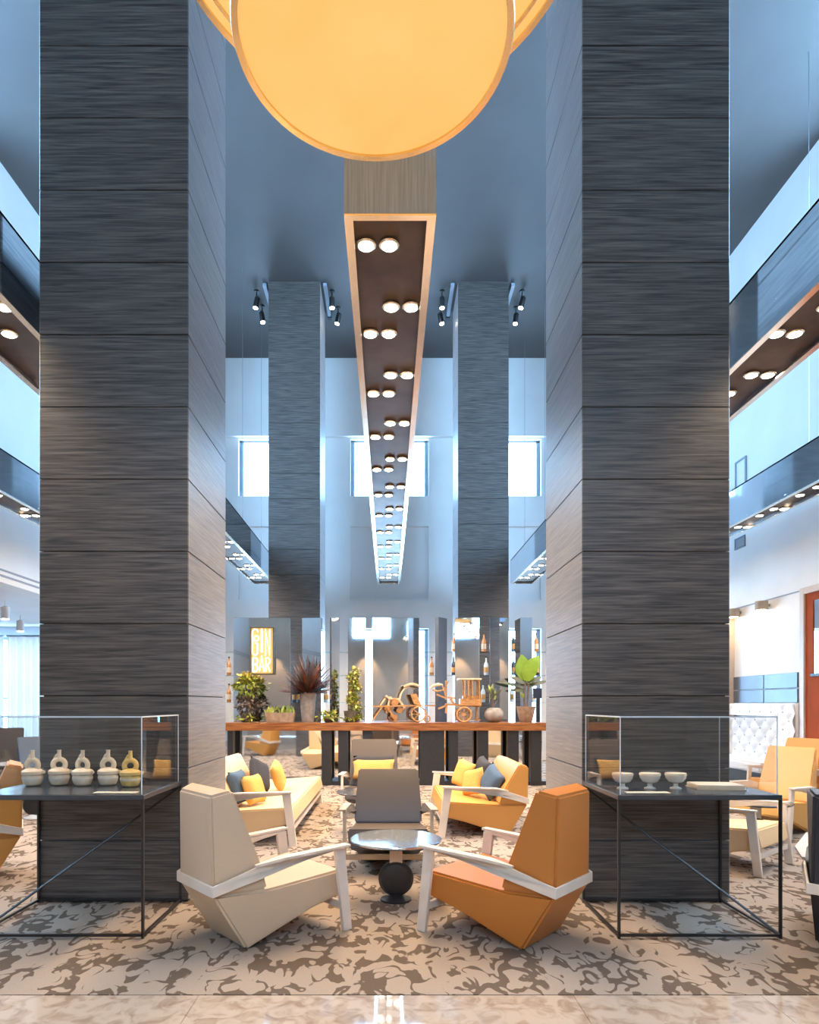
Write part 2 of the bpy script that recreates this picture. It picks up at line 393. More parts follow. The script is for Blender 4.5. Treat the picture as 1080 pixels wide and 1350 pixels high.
curtain(-8.36 - 1.0, -7.0, 'white sheer curtain drawn across the far window, next to the column')
curtain(-11.9, -9.45, 'white sheer curtain in the far window, half behind a dark mullion gap')
# right wall
wr = struct('wall_right', MB().box(XR, XR + .3, 9.6, YB, 0, CEIL).box(XR, XR + .3, YF, 9.6, 0, 4.2).box(XR, XR + .3, YF, 9.6, 9.75, CEIL).box(XR, XR + .3, YF, 4.0, 4.2, 9.75), 'wall')
part('groove_strip', MB().box(XR - .008, XR, 6, YB, 3.17, 3.19), 'vent_grey', wr)  # thin grey strip drawn as a groove line
struct('trim_2', MB().box(XR - .22, XR, 12.1, 12.5, 0, 3.15), 'wall_beige')
for i, (ya, yb) in enumerate(((10.2, 11.1), (11.12, 12.08))):
    for za, zb in ((1.42, 1.64), (1.66, 1.90)):
        part('wall_panel', MB().box(XR - .03, XR, ya, yb, za, zb), 'grey_panel', wr, .004, seg=1)
# wall behind the viewer: stone below, a window above, added for daylight
wf = struct('wall_front', MB().box(XL - .3, XR + .3, YF - .3, YF, 0, 4.2).box(XL - .3, XR + .3, YF - .3, YF, 6.6, CEIL).box(XL - .3, -1.6, YF - .3, YF, 4.2, 6.6).box(2.0, XR + .3, YF - .3, YF, 4.2, 6.6), 'wall_beige')
w = tag(link('window_%d' % k, None, None, (.2, YF - .15, 4.2)), kind='structure')  # unseen window, added to supply cool daylight from the front
fr = MB()
for i in range(3): fr.box(-1.8 + i * 1.8 - .05, -1.8 + i * 1.8 + .05, -.08, .08, 0, 2.4)
for z in (0, 2.3): fr.box(-1.8, 1.8, -.07, .07, z, z + .1)
part('window_frame', fr, 'vent_grey', w)
for i in range(2):
    for z0, z1 in ((.1, 2.3),):
        part('pane', MB().box(-1.8 + i * 1.8 + .05, i * 1.8 - .05, -.006, .006, z0, z1), 'glass_pane', w)
for xw in (XL - .15, XR + .15):                       # unseen tall side glazing, added to flood the upper room with daylight
    k += 1; w = tag(link('window_%d' % k, None, None, (xw, 4.0, 4.2)), kind='structure'); fr = MB()
    for i in range(5): fr.box(-.06, .06, max(0, i * 1.4 - .05), min(5.6, i * 1.4 + .05), 0, 5.55)
    for z in (0, 2.72, 5.45): fr.box(-.06, .06, 0, 5.6, z, z + .1)
    part('window_frame', fr, 'vent_grey', w)
    for i in range(4):
        for z0, z1 in ((.1, 2.72), (2.82, 5.45)): part('pane', MB().box(-.006, .006, i * 1.4 + .05, (i + 1) * 1.4 - .05, z0, z1), 'glass_pane', w)
for x in (-5, -3, -1, 1, 3, 5): spot('wall_wash', (x, YF + .5, 4.0), (0, -.22, -1), 90, 60, color=WARM)

# ------------------------------------------------------------------ columns
def column(x0, x1, y0, y1, label):
    t = thing('column', label, 'column', ((x0 + x1) / 2, (y0 + y1) / 2, 0), 0, None)
    hx, hy = (x1 - x0) / 2, (y1 - y0) / 2; th = .022
    part('core', MB().box(-hx + th, hx - th, -hy + th, hy - th, 0, CEIL), 'column_core', t)
    zs = [.012, .436] + [.436 + .51 * i for i in range(1, 19)] + [CEIL - .002]
    cache = {}
    for z0, z1 in zip(zs[:-1], zs[1:]):
        h = round(z1 - z0 - .007, 4)
        for kind, L in (('f', hx), ('s', hy)):
            if (kind, h) not in cache:
                q = L - .004
                cache[kind, h] = MB().box(-q, q, 0, th, 0, h).mesh('panel', 'cladding', .0025, seg=1)
            me = cache[kind, h]
            if kind == 'f':
                link('panel', me, t, (0, -hy, z0 + .0035)); link('panel', me, t, (0, hy, z0 + .0035), (0, 0, PI))
            else:
                link('panel', me, t, (hx, 0, z0 + .0035), (0, 0, PI / 2)); link('panel', me, t, (-hx, 0, z0 + .0035), (0, 0, -PI / 2))
    return t
column(-2.465, -1.412, 4.55, 5.6, 'massive grey grain-clad square column behind the case of clay jugs')
column(1.369, 2.412, 4.55, 5.6, 'massive grey grain-clad square column behind the case of footed bowls')
column(-2.416, -1.376, 13.0, 14.05, 'slim-looking far grey clad column rising behind the bar beside the neon sign')
column(1.407, 2.43, 13.0, 14.05, 'slim-looking far grey clad column rising behind the wooden carriage on the bar')

# ------------------------------------------------------------------ linear ceiling lights
ZF = EYE + 2.75
lamp_mb = MB(); lamp_mb.lathe([(.052, -.012), (.062, -.006), (.062, .002), (.052, .002)], 16); lamp_mb.m = 1
lamp_mb.lathe([(.046, -.014), (.046, -.004)], 16)
lamp_me = lamp_mb.mesh('lamp', ['brass_rim', 'lamp_glow'])
def linear_light(xc, label, y0=3.63, y1=14.8, hw=.26, H=.55, watt=1.0, cables=True):
    t = thing('linear_light', label, 'ceiling light', (xc, y0, ZF), 0, None)
    L = y1 - y0; th = .02
    hb = MB().box(-hw, -hw + th, 0, L, .012, H).box(hw - th, hw, 0, L, .012, H).box(-hw, hw, 0, L, H - th, H)
    part('housing', hb, 'mirror_steel', t, smooth=False)
    part('end_panel', MB().box(-hw, hw, -.002, th, .012, H), 'brushed_steel', t); part('end_panel', MB().box(-hw, hw, L - th, L + .002, .012, H), 'brushed_steel', t)
    rb = MB().box(-hw, -hw + .05, 0, L, 0, .012).box(hw - .05, hw, 0, L, 0, .012).box(-hw + .05, hw - .05, 0, .04, 0, .012).box(-hw + .05, hw - .05, L - .04, L, 0, .012)
    part('rim', rb, 'brass_rim', t, smooth=False, label='bright brass-coloured rim')
    part('soffit_panel', MB().box(-hw + .02, hw - .02, .02, L - .02, .05, .07), 'bronze_mirror', t, label='dark bronze mirrored underside')
    n = 0
    yy = 3.92 - 3.63
    while yy < L - .15:
        for dx in (-.145, -.005): link('lamp', lamp_me, t, (dx, yy, .044))
        if watt: spot('lamp_beam', (xc - .075, y0 + yy, ZF + .02), (random.uniform(-.12, .02), .0, -1), SPOT_W * watt, 128, .7)
        if yy + .61 < L - .12:
            for dx in (.01, .15): link('lamp', lamp_me, t, (dx, yy + .61, .044))
            if watt: spot('lamp_beam', (xc + .08, y0 + yy + .61, ZF + .02), (random.uniform(-.02, .12), .0, -1), SPOT_W * watt, 128, .7)
        yy += .937
    if cables:
        for cy in [c for c in (.6, 2.7, 4.8, 6.9, 9.0) if c < L - 1] + [L - .3]:
            part('cable', MB().tube([(0, cy, H), (0, cy, CEIL - ZF - .001)], .004, 5), 'cable', t)
    return t
linear_light(.01, 'long mirrored ceiling light with a brass rim hanging down the middle of the lounge')
linear_light(-2.855, 'long mirrored ceiling light hanging on the curtain side of the columns', watt=.6)
linear_light(3.07, 'long mirrored ceiling light hanging between the columns and the banquette wall', watt=.6)
linear_light(-5.21, 'long mirrored ceiling light hanging along the bulkhead above the curtained annex', hw=.21, watt=.15)
linear_light(5.5, 'long mirrored ceiling light hanging along the wall with the rust door', hw=.2, watt=.15)
for xc, who in ((-2.4, 'near the curtained annex'), (.1, 'in the middle'), (2.6, 'near the banquette wall')):  # extra lights out of view, added to bring warm light to the foreground
    linear_light(xc, 'unseen mirrored ceiling light added to warm the marble entrance floor, ' + who, y0=-4.2, y1=1.5, watt=.08)

# ------------------------------------------------------------------ tiered drum pendant
PX, PY = -.061, 2.6
t = thing('drum_pendant', 'huge glowing amber two-tier drum pendant lamp with brass rims', 'pendant lamp', (PX, PY, 4.07))
def tier(r, z, h):
    N = 96
    d = part('diffuser', MB().lathe([(r - .02, z), (r - .02, z + .01)], N), 'shade_glow', t, label='glowing amber diffuser disc')
    part('rim', MB().lathe([(r - .022, z - .012), (r + .004, z - .012), (r + .008, z), (r + .004, z + .03), (r - .022, z + .03), (r - .022, z - .012)], N), 'brass', t)
    part('shade', MB().lathe([(r, z + .03), (r, z + h), (r - .01, z + h), (r - .01, z + .03), (r, z + .03)], N), 'shade_side', t)
    part('rim', MB().lathe([(r - .012, z + h), (r + .004, z + h), (r + .004, z + h + .02), (r - .012, z + h + .02), (r - .012, z + h)], N), 'brass', t)
tier(.555, 0, .42); tier(.88, .55, .5)
part('rim_line', MB().lathe([(.80, .540), (.815, .540), (.815, .55), (.80, .55), (.80, .54)], 96), 'brass', t)
part('stem', MB().tube([(0, 0, .05), (0, 0, CEIL - 4.07 - .02)], .02, 12), 'brass', t)
part('spoke', MB().bar((-.87, 0, .98), (.87, 0, .98), .02).bar((0, -.87, .98), (0, .87, .98), .02), 'brass', t)
part('canopy', MB().lathe([(.1, CEIL - 4.07 - .05), (.12, CEIL - 4.07)], 24), 'brass', t)

# ------------------------------------------------------------------ ceiling spots and tracks by the far columns
def ceil_spot(x, y, tilt, label):
    t = thing('ceiling_spotlight', label, 'spotlight', (x, y, CEIL - .35), 0, 'black spotlights on the ceiling')
    part('mount', MB().lathe([(.05, .32), (.05, .35)], 16).tube([(0, 0, .35), (0, 0, .2)], .012, 8), 'black_metal', t)
    M = Matrix.Translation((0, 0, .1)) @ Matrix.Rotation(tilt, 4, 'Y')
    part('can', MB().lathe([(.05, -.1), (.055, -.09), (.055, .1), (.03, .13)], 20, M=M), 'black_metal', t)
    part('lens', MB().lathe([(.045, -.112), (.045, -.1)], 20, M=M), 'lamp_glow', t)
    part('stand_off', MB().bar((0, 0, .2), tuple(M @ Vector((0, 0, .12))), .02), 'black_metal', t)
for x, y, tl, who in ((-2.72, 13.3, .2, 'outer side of the column behind the neon sign'), (-2.7, 13.8, -.15, 'outer side of the column behind the neon sign'),
                      (-1.16, 13.3, 0, 'inner side of the column behind the neon sign'), (-1.08, 13.85, .2, 'inner side of the column behind the neon sign'),
                      (1.11, 13.3, 0, 'inner side of the column behind the carriage'), (1.13, 13.85, -.2, 'inner side of the column behind the carriage'),
                      (2.76, 13.3, .25, 'outer side of the column behind the carriage'), (2.74, 13.85, .1, 'outer side of the column behind the carriage')):
    ceil_spot(x, y, tl, ('bar-facing ' if y < 13.5 else 'wall-facing ') + 'black spotlight at the ' + who)
for x, who in ((-1.28, 'inner side of the column behind the neon sign'), (1.3, 'inner side of the column behind the carriage'), (-2.5, 'outer side of the column behind the neon sign'), (2.52, 'outer side of the column behind the carriage')):
    t = thing('ceiling_track', 'dark ceiling bar along the ' + who, 'track', (x, 13.0, CEIL - .09))
    part('bar', MB().box(-.035, .035, 0, 1.1, 0, .06), 'vent_grey', t); part('end_cap', MB().box(-.045, .045, 1.04, 1.14, -.02, .07), 'black_metal', t)
    part('bracket', MB().box(-.02, .02, .1, .14, .06, .09).box(-.02, .02, .8, .84, .06, .09), 'black_metal', t)

# ------------------------------------------------------------------ seating
def armchair(name, label, leath, loc, fwd, hw=0., s=1., back_h=.92, frame='frame_beige', group=None, back_part=None, cat='armchair', depth=1., far_arm=True):
    """local +x is forward, u=0 at the rear bottom edge"""
    rz = math.atan2(fwd[1], fwd[0])
    t = thing(name, label, cat, (loc[0], loc[1], .003), rz, group)
    D = depth
    P0 = (0, 0, .232); P1 = (-.20, .338, .222); P2 = (-.212, back_h - .03, .205); P3 = (-.10, back_h, .262)
    P4 = (.075, .47, .280); P5 = (.11, .335, .282); P6 = (.61 * D, .375, .315); P7 = (.64 * D, .22, .30); P8 = (.42 * D, .155, .265)
    part('seat_shell', MB().wprism([P0, P8, P7, P6, P5, P1], hw), leath, t, .014)
    if back_part:                                     # back along part of the length only (chaise)
        a, c = back_part
        n = 5; pts = [P1, P5, P4, P3, P2]
        vs = [(p[0], a - (p[2] - .3), p[1] - (.004 if p in (P1, P5) else 0)) for p in pts] + [(p[0], c + (p[2] - .3), p[1]) for p in pts]
        fs = [tuple(range(n)), tuple(range(2 * n - 1, n - 1, -1))] + [(i, i + n, (i + 1) % n + n, (i + 1) % n) for i in range(n)]
        part('backrest', MB().add(vs, fs), leath, t, .014)
    else:
        part('backrest', MB().wprism([(P1[0], P1[1] + .002, P1[2]), (P5[0], P5[1] + .002, P5[2]), P4, P3, P2], hw), leath, t, .014)
    w = .30 + hw
    def yw(x):
        for (xa, ya), (xb, yb) in (((-.2, .222), (.08, .300)), ((.08, .300), (.61 * D, .324))):
            if x <= xb: return hw + ya + (yb - ya) * max(0, (x - xa) / (xb - xa))
        return hw + .324
    wb_ = yw(-.22)
    part('belt', MB().box(-.212, -.198, -wb_ - .014, wb_ + .014, .335, .395), frame, t, .003, seg=1)
    for sg in (-1, 1):
        if sg > 0 and not far_arm:
            part('leg', MB().prism([(.50 * D, .2), (.60 * D, .2), (.64 * D, 0), (.56 * D, 0)], w - .06, w - .02), frame, t, .003, seg=1); continue
        pts = [(-.211, .335), (-.211, .395), (.09, .50), (.60 * D, .52), (.60 * D, .508), (.34 * D, .475), (.10, .425)]; n = len(pts)
        vs = [(p[0], sg * (yw(p[0]) + .004), p[1]) for p in pts] + [(p[0], sg * (yw(p[0]) + .018), p[1]) for p in pts]
        fs = [tuple(range(n)), tuple(range(2 * n - 1, n - 1, -1))] + [(i, i + n, (i + 1) % n + n, (i + 1) % n) for i in range(n)]
        a = part('arm', MB().add(vs, fs), frame, t, .002, seg=1)
        vs = []
        for (x, z, wi) in ((.02, .478, .25), (.16, .508, 1), (.625 * D, .524, 1)):
            yo = sg * (yw(x) + .006 + .056 * wi)
            vs += [(x, sg * (yw(x) + .002), z), (x, yo, z), (x, sg * (yw(x) + .002), z + .014), (x, yo, z + .014)]
        part('arm_plate', MB().add(vs, [(0, 1, 5, 4), (4, 5, 9, 8), (2, 6, 7, 3), (6, 10, 11, 7), (0, 4, 6, 2), (4, 8, 10, 6), (1, 3, 7, 5), (5, 7, 11, 9), (0, 2, 3, 1), (8, 9, 11, 10)]), frame, a)
        y0, y1 = sorted((sg * (w + .024), sg * (w + .05)))
        part('leg', MB().prism([(.535 * D, .518), (.61 * D, .518), (.665 * D, 0), (.60 * D, 0)], y0, y1), frame, t, .003, seg=1)
    part('crossbar', MB().box(.60 * D, .625 * D, -w - .024, w + .024, .13, .175), frame, t, .003, seg=1)
    if s != 1: t.scale = (s, s, s)
    return t
armchair('armchair', 'cream leather faceted armchair turned away beside the case of clay jugs', 'leather_cream', (-.955, 3.83), (.755, .656))
armchair('armchair', 'bright orange leather faceted armchair turned away beside the case of bowls', 'leather_orange', (.905, 3.81), (-.755, .656))
armchair('armchair', 'taupe leather armchair facing the front round table', 'leather_taupe', (.0, 5.86), (0, -1), frame='frame_taupe', back_h=.80, hw=.02)
armchair('armchair', 'taupe leather armchair with a yellow bolster in front of the bar', 'leather_taupe', (-.19, 8.5), (0, -1), frame='frame_beige', hw=.04, back_h=.93)
armchair('armchair', 'sand leather armchair facing out from behind the bowl-case column', 'leather_sand', (2.84, 5.90), (.64, -.77))
armchair('armchair', 'golden yellow leather armchair with pale arms near the tufted banquette', 'leather_yellow', (4.45, 7.2), (-.85, -.53))
armchair('armchair', 'black leather armchair with a pale belt beside the case of bowls', 'leather_navy', (2.66, 3.60), (.68, .73))
armchair('armchair', 'tan orange leather armchair with its side beyond the case of clay jugs', 'leather_orange_light', (-3.24, 5.29), (-.87, -.5))
armchair('armchair', 'dark slate leather armchair beyond the clay jugs, before the curtains', 'leather_slate', (-5.1, 9.4), (.8, -.6), frame='black_metal')
armchair('armchair', 'grey taupe leather armchair nearest the sheer curtains', 'leather_taupe', (-7.6, 12.9), (.3, -.95), frame='black_metal')
armchair('armchair', 'tan leather armchair against the rust door', 'leather_orange_light', (5.75, 9.0), (-.9, -.4))
# sofas
armchair('sofa', 'orange leather two-seat sofa with pale arms and four cushions', 'leather_orange_light', (1.28, 7.45), (-1, 0), hw=.40, back_h=.76, cat='sofa', depth=1.15)
armchair('sofa', 'pale cream leather chaise sofa with four cushions behind the cream armchair', 'leather_sand', (-1.66, 7.75), (1, 0), hw=1.08, back_h=.82, cat='sofa', depth=1.15, back_part=(-1.38, -.05), far_arm=False)

def cushion(label, matn, loc, rot, sx=.40, sy=.40, sz=.14, name='cushion', group=None):
    n = 10; vs, fs = [], []
    def pt(i, j, sg):
        a, c = i / n * 2 - 1, j / n * 2 - 1
        e = max(abs(a), abs(c)); pin = 1 - .10 * (1 - abs(abs(a) - abs(c))) * 0 - .07 * (1 - min(abs(a), abs(c)) ** 2) * e
        h = ((1 - a ** 4) * (1 - c ** 4)) ** .5
        return (a * sx / 2 * pin, c * sy / 2 * pin, sg * sz / 2 * h)
    for sg in (1, -1):
        for i in range(n + 1):
            for j in range(n + 1): vs.append(pt(i, j, sg))
    k = (n + 1) ** 2
    for i in range(n):
        for j in range(n):
            a = i * (n + 1) + j
            fs.append((a, a + n + 1, a + n + 2, a + 1)); fs.append((k + a, k + a + 1, k + a + n + 2, k + a + n + 1))
    me = MB().add(vs, fs)
    m = me.mesh(name, matn, fix=True, ang=180)
    bm = bmesh.new(); bm.from_mesh(m); bmesh.ops.remove_doubles(bm, verts=bm.verts, dist=1e-4); bmesh.ops.recalc_face_normals(bm, faces=bm.faces); bm.to_mesh(m); bm.free()
    o = link(name, m, None, loc, rot); return tag(o, label, 'cushion', group)
R = math.radians
cushion('blue-grey cushion leaning on the cream chaise sofa back, behind the cream armchair', 'fabric_blue', (-1.56, 6.72, .535), (R(75), R(0), R(80)), .35, .35)
cushion('mustard yellow cushion at the front of the cream chaise sofa', 'fabric_yellow', (-1.40, 6.72, .51), (R(72), R(0), R(70)), .31, .31)
cushion('charcoal cushion standing on its corner on the cream chaise sofa', 'fabric_grey', (-1.50, 7.52, .575), (R(74), R(20), R(70)), .37, .37)
cushion('mustard yellow cushion next to the charcoal one on the cream chaise sofa', 'fabric_yellow', (-1.34, 7.84, .53), (R(72), R(-12), R(95)), .33, .33)
cushion('mustard yellow cushion farthest along the orange sofa', 'fabric_yellow', (.92, 7.88, .545), (R(72), R(10), R(-65)), .34, .34)
cushion('charcoal cushion propped on the orange sofa back', 'fabric_grey', (1.12, 7.72, .59), (R(72), R(15), R(-80)), .34, .34)
cushion('small mustard yellow cushion in front on the orange sofa', 'fabric_yellow', (.96, 7.32, .515), (R(74), R(-12), R(-60)), .31, .31)
cushion('dark blue cushion on the near end of the orange sofa', 'fabric_blue', (1.14, 7.12, .54), (R(70), R(25), R(-75)), .34, .34)
cushion('mustard yellow bolster cushion lying across the taupe armchair before the bar', 'fabric_yellow', (-.19, 8.30, .56), (R(68), 0, 0), .54, .26, .14, 'bolster')
cushion('dark grey cushion behind the yellow bolster', 'fabric_dark', (-.19, 8.42, .60), (R(68), 0, 0), .54, .26, .10)

def round_table(label, loc, top='table_metal', r=.325, h=.44, base='black_metal', rz=0., disc='black_metal'):
    t = thing('round_table', label, 'table', (loc[0], loc[1], .003), rz)
    part('table_top', MB().lathe([(r - .012, h - .02), (r, h - .012), (r, h - .003), (r - .004, h)], 64), top, t)
    part('stem', MB().box(-.045, .045, -.02, .02, .26, h - .02), 'frame_beige', t)
    M = Matrix.Translation((0, 0, .155)) @ Matrix.Rotation(PI / 2, 4, 'X')
    part('disc', MB().lathe([(.06, -.045), (.105, -.038), (.125, -.012), (.125, .012), (.105, .038), (.06, .045)], 40, M=M), disc, t, label='upright black disc')
    part('base', MB().lathe([(.11, 0), (.11, .012), (.06, .026), (.03, .05)], 40), base, t)
    return t
round_table('round blue-grey metal table on a black disc between the two front armchairs', (.055, 4.6))
round_table('dark round table half behind the taupe armchair', (-.24, 7.05), top='dark_top')
round_table('round table with a glossy white foot beyond the case of clay jugs', (-4.35, 7.9), top='white_gloss', base='white_gloss')
round_table('dark round table beside the golden yellow armchair', (3.62, 6.35), top='dark_top')
round_table('dark round table before the slate armchair near the curtains', (-6.1, 10.4), top='white_gloss')

# ------------------------------------------------------------------ display cases
def display(x0, x1, y0, y1, flip, label):
    t = thing('display_case', label, 'display case', ((x0 + x1) / 2, (y0 + y1) / 2, .003), 0)
    hx, hy = (x1 - x0) / 2, (y1 - y0) / 2; zt = .855; r = .0075
    for sx in (-1, 1):
        for sy in (-1, 1):
            part('leg', MB().box(sx * hx - r, sx * hx + r, sy * hy - r, sy * hy + r, 0, zt - .03), 'black_metal', t)
    for sy in (-1, 1): part('rail', MB().box(-hx, hx, sy * hy - r, sy * hy + r, .012, .012 + 2 * r), 'black_metal', t)
    for sx in (-1, 1): part('rail', MB().box(sx * hx - r, sx * hx + r, -hy, hy, .012, .012 + 2 * r), 'black_metal', t)
    s = -1 if flip else 1
    part('diagonal_brace', MB().tube([(s * hx, hy, zt - .04), (-s * hx, -hy, .02)], .008, 8), 'frame_taupe' if 0 else 'black_metal', t)
    part('table_top', MB().box(-hx - .008, hx + .008, -hy - .008, hy + .008, zt - .03, zt), 'dark_top', t, .002, seg=1)
    g = .012; a, c = hx - g, hy - g; z1 = 1.315; th = .008
    for nm, bx in (('glass_front', (-a, a, -c, -c + th)), ('glass_back', (-a, a, c - th, c)), ('glass_side', (-a, -a + th, -c + th, c - th)), ('glass_side', (a - th, a, -c + th, c - th))):
        part(nm, MB().box(*bx, zt, z1), 'glass_case', t)
    lid = part('glass_lid', MB().box(-a, a, -c, c, z1, z1 + th), 'glass_case', t)
    e = .005                                            # polished glass edges
    for sx in (-1, 1):
        for sy in (-1, 1): part('glass_edge', MB().box(sx * a - e / 2, sx * a + e / 2, sy * c - e / 2, sy * c + e / 2, zt, z1 + th), 'edge_glass', t)
    for sy in (-1, 1): part('glass_edge', MB().box(-a, a, sy * c - e / 2, sy * c + e / 2, z1, z1 + th), 'edge_glass', t)
    for sx in (-1, 1): part('glass_edge', MB().box(sx * a - e / 2, sx * a + e / 2, -c, c, z1, z1 + th), 'edge_glass', t)
    return t
display(-2.46, -1.462, 3.84, 4.535, False, 'glass display case of clay jugs on a thin black frame')
display(1.374, 2.336, 3.84, 4.535, True, 'glass display case of footed bowls on a thin black frame')
ZT = .859
def jug(x, y, rz, matn, label):
    t = thing('clay_jug', label, 'jug', (x, y, ZT), rz, 'clay jugs in the glass case')
    part('body', MB().lathe([(.036, 0), (.05, .008), (.060, .03), (.0635, .055), (.060, .07), (.067, .078), (.067, .096), (.058, .104), (.044, .112), (.02, .118)], 28), matn, t)
    pts = [(.037 * math.cos(a), 0, .136 + .037 * math.sin(a)) for a in [i * 2 * PI / 24 for i in range(24)]]
    part('ring_handle', MB().tube(pts, .0165, 12, closed=True), matn, t)
    part('spout', MB().lathe([(.018, .172), (.013, .195), (.012, .228), (.0155, .234)], 16), matn, t)
    part('strap', MB().tube([(0, 0, .215), (-.018, 0, .2), (-.036, 0, .165)], .007, 6), matn, t)
    part('ear', MB().box(.062, .082, -.012, .012, .08, .1), matn, t, .004)
    part('painted_band', MB().lathe([(.0625, .04), (.0650, .05), (.0640, .058)], 28), 'clay' if matn == 'clay_gold' else 'porcelain', t)
for i, px in enumerate((43, 75, 109, 140)):
    jug((px - 512) / 850 * 4.27, 4.27 + (.03 if i % 2 else 0), (.0, .3, -.2, .1)[i], 'clay', 'cream clay jug with ring handle, %s' % ('the one farthest from the golden jug', 'second in line from the far end', 'third in line, two from the golden jug', 'standing right beside the golden jug')[i])
jug((172 - 512) / 850 * 4.22, 4.22, .2, 'clay_gold', 'golden ochre clay jug with ring handle in the glass case')
for i, px in enumerate((821, 857, 891)):
    t = thing('footed_bowl', 'white footed bowl, %s' % ('nearest the orange armchair', 'middle one of three', 'next to the flat book')[i], 'bowl', ((px - 512) / 850 * 4.12, 4.12, ZT), 0, 'white footed bowls in the glass case')
    part('cup', MB().lathe([(.016, .034), (.045, .045), (.062, .07), (.064, .1), (.060, .1), (.056, .072), (.04, .052), (.012, .045)], 28), 'porcelain', t)
    part('foot', MB().lathe([(.036, 0), (.036, .006), (.016, .014), (.014, .036)], 24), 'porcelain', t)
    part('band', MB().lathe([(.0645, .084), (.066, .09), (.0645, .096)], 28), 'clay', t)
t = thing('book', 'flat cream book lying open beside the bowls', 'book', (2.10, 4.14, ZT), R(-6))
part('cover', MB().box(-.15, .15, -.1, .1, 0, .006), 'clay', t); part('pages', MB().box(-.145, .145, -.095, .095, .006, .03), 'paper', t, .004)
for x, who in ((-1.66, 'in front of the golden jug'), (1.58, 'in front of the bowls')):
    solo('pale_card', MB().box(-.13, .13, -.03, .03, 0, .003), 'paper', 'thin flat pale card %s' % who, 'card', None, 0, (x, 3.93, ZT))  # thin flat pale rectangle on the case floor

# ------------------------------------------------------------------ bar counter
BY = 11.0
def bx(px, Y): return (px - 512) / 850 * Y
t = thing('bar_counter', 'long red-brown wooden bar counter on black posts', 'bar counter', (0, BY, .003))
xa, xb = -2.9, 2.72
part('counter_top', MB().box(xa, xb, 0, .5, .94, 1.075), 'wood', t, .004, seg=1)
for a, c in ((300, 307), (424, 437), (446, 459), (478, 490), (554, 586), (592, 604), (630, 644), (670, 684), (700, 714)):
    part('post', MB().box(bx(a, BY + .05), bx(c, BY + .05), .04, .22, 0, .94), 'black_metal', t, .004, seg=1)
part('plinth', MB().box(xa, xb, .06, .48, 0, .07), 'black_metal', t)
part('mirror_back', MB().box(xa, xb, .40, .43, .07, .94), 'mirror', t, label='mirrored back panel under the counter')
# mirrored blocks behind the counter
def mblock(pxa, pxb, depth, rot, label, Y=11.62, m='mirror', top=2.95):
    x0, x1 = bx(pxa, Y), bx(pxb, Y); w = (x1 - x0)
    t = thing('mirror_pillar', label, 'mirror', ((x0 + x1) / 2, Y, .003), R(rot))
    part('block', MB().box(-w / 2, w / 2, 0, depth, 0, top), m, t, .003, seg=1)
    part('base_plate', MB().box(-w / 2 - .01, w / 2 + .01, -.01, depth + .01, 0, .06), 'black_metal', t)
mblock(308, 383, .62, 0, 'wide mirrored pillar carrying the neon sign')
mblock(398, 424, .10, -6, 'narrow mirrored pillar behind the dark red spiky plant')
mblock(437, 448, .10, 24, 'very thin mirrored fin behind the small leafy plants')
mblock(459, 482, .10, 0, 'mirrored pillar behind the tall trellis plant')
mblock(491, 553, .10, 3.2, 'wide mirrored pillar behind the wooden rickshaw')
mblock(574, 594, .08, 52, 'dark angled mirrored fin behind the wooden carts', m='grey_panel')
mblock(600, 632, .10, -7, 'mirrored pillar behind the wooden carriage')
mblock(646, 671, .10, -3, 'mirrored pillar behind the round pot')
mblock(686, 702, .40, 3, 'narrow deep mirrored pillar behind the tall green plant')
# glass shelves and bottles
for z, nm in ((1.43, 'lowest'), (1.95, 'middle'), (2.40, 'topmost')):
    t = thing('glass_shelf', '%s long glass bottle shelf behind the mirrored pillars' % nm, 'shelf', (0, 12.45, z))
    part('shelf_plate', MB().box(-3.3, 3.2, -.13, .13, -.012, 0), 'glass_shelf', t)
    for x in (-3.25, 3.15):
        part('hanger', MB().box(x - .01, x + .01, -.01, .01, -(z - .003 if z < 1.5 else .44), -.012), 'vent_grey', t)
def bottle(px, zb, matn, label, h=.36, r=.045, Y=12.42):
    t = thing('bottle', label, 'bottle', (bx(px, Y), Y, zb), 0, 'bottles on the bar shelves')
    part('glass_body', MB().lathe([(r * .95, 0), (r, .01), (r, h * .55), (r * .8, h * .64), (.016, h * .74), (.014, h * .93)], 16), matn, t)
    part('stopper', MB().lathe([(.018, h * .93), (.018, h)], 12), 'bottle_dark' if matn != 'bottle_dark' else 'brass', t)
    part('bottle_label', MB().lathe([(r + .001, h * .15), (r + .0015, h * .16), (r + .0015, h * .42), (r + .001, h * .43)], 16), 'bottle_label' if matn != 'amber' else 'paper', t)
sh = ((1.43, 'lowest'), (1.95, 'middle'), (2.40, 'topmost'))
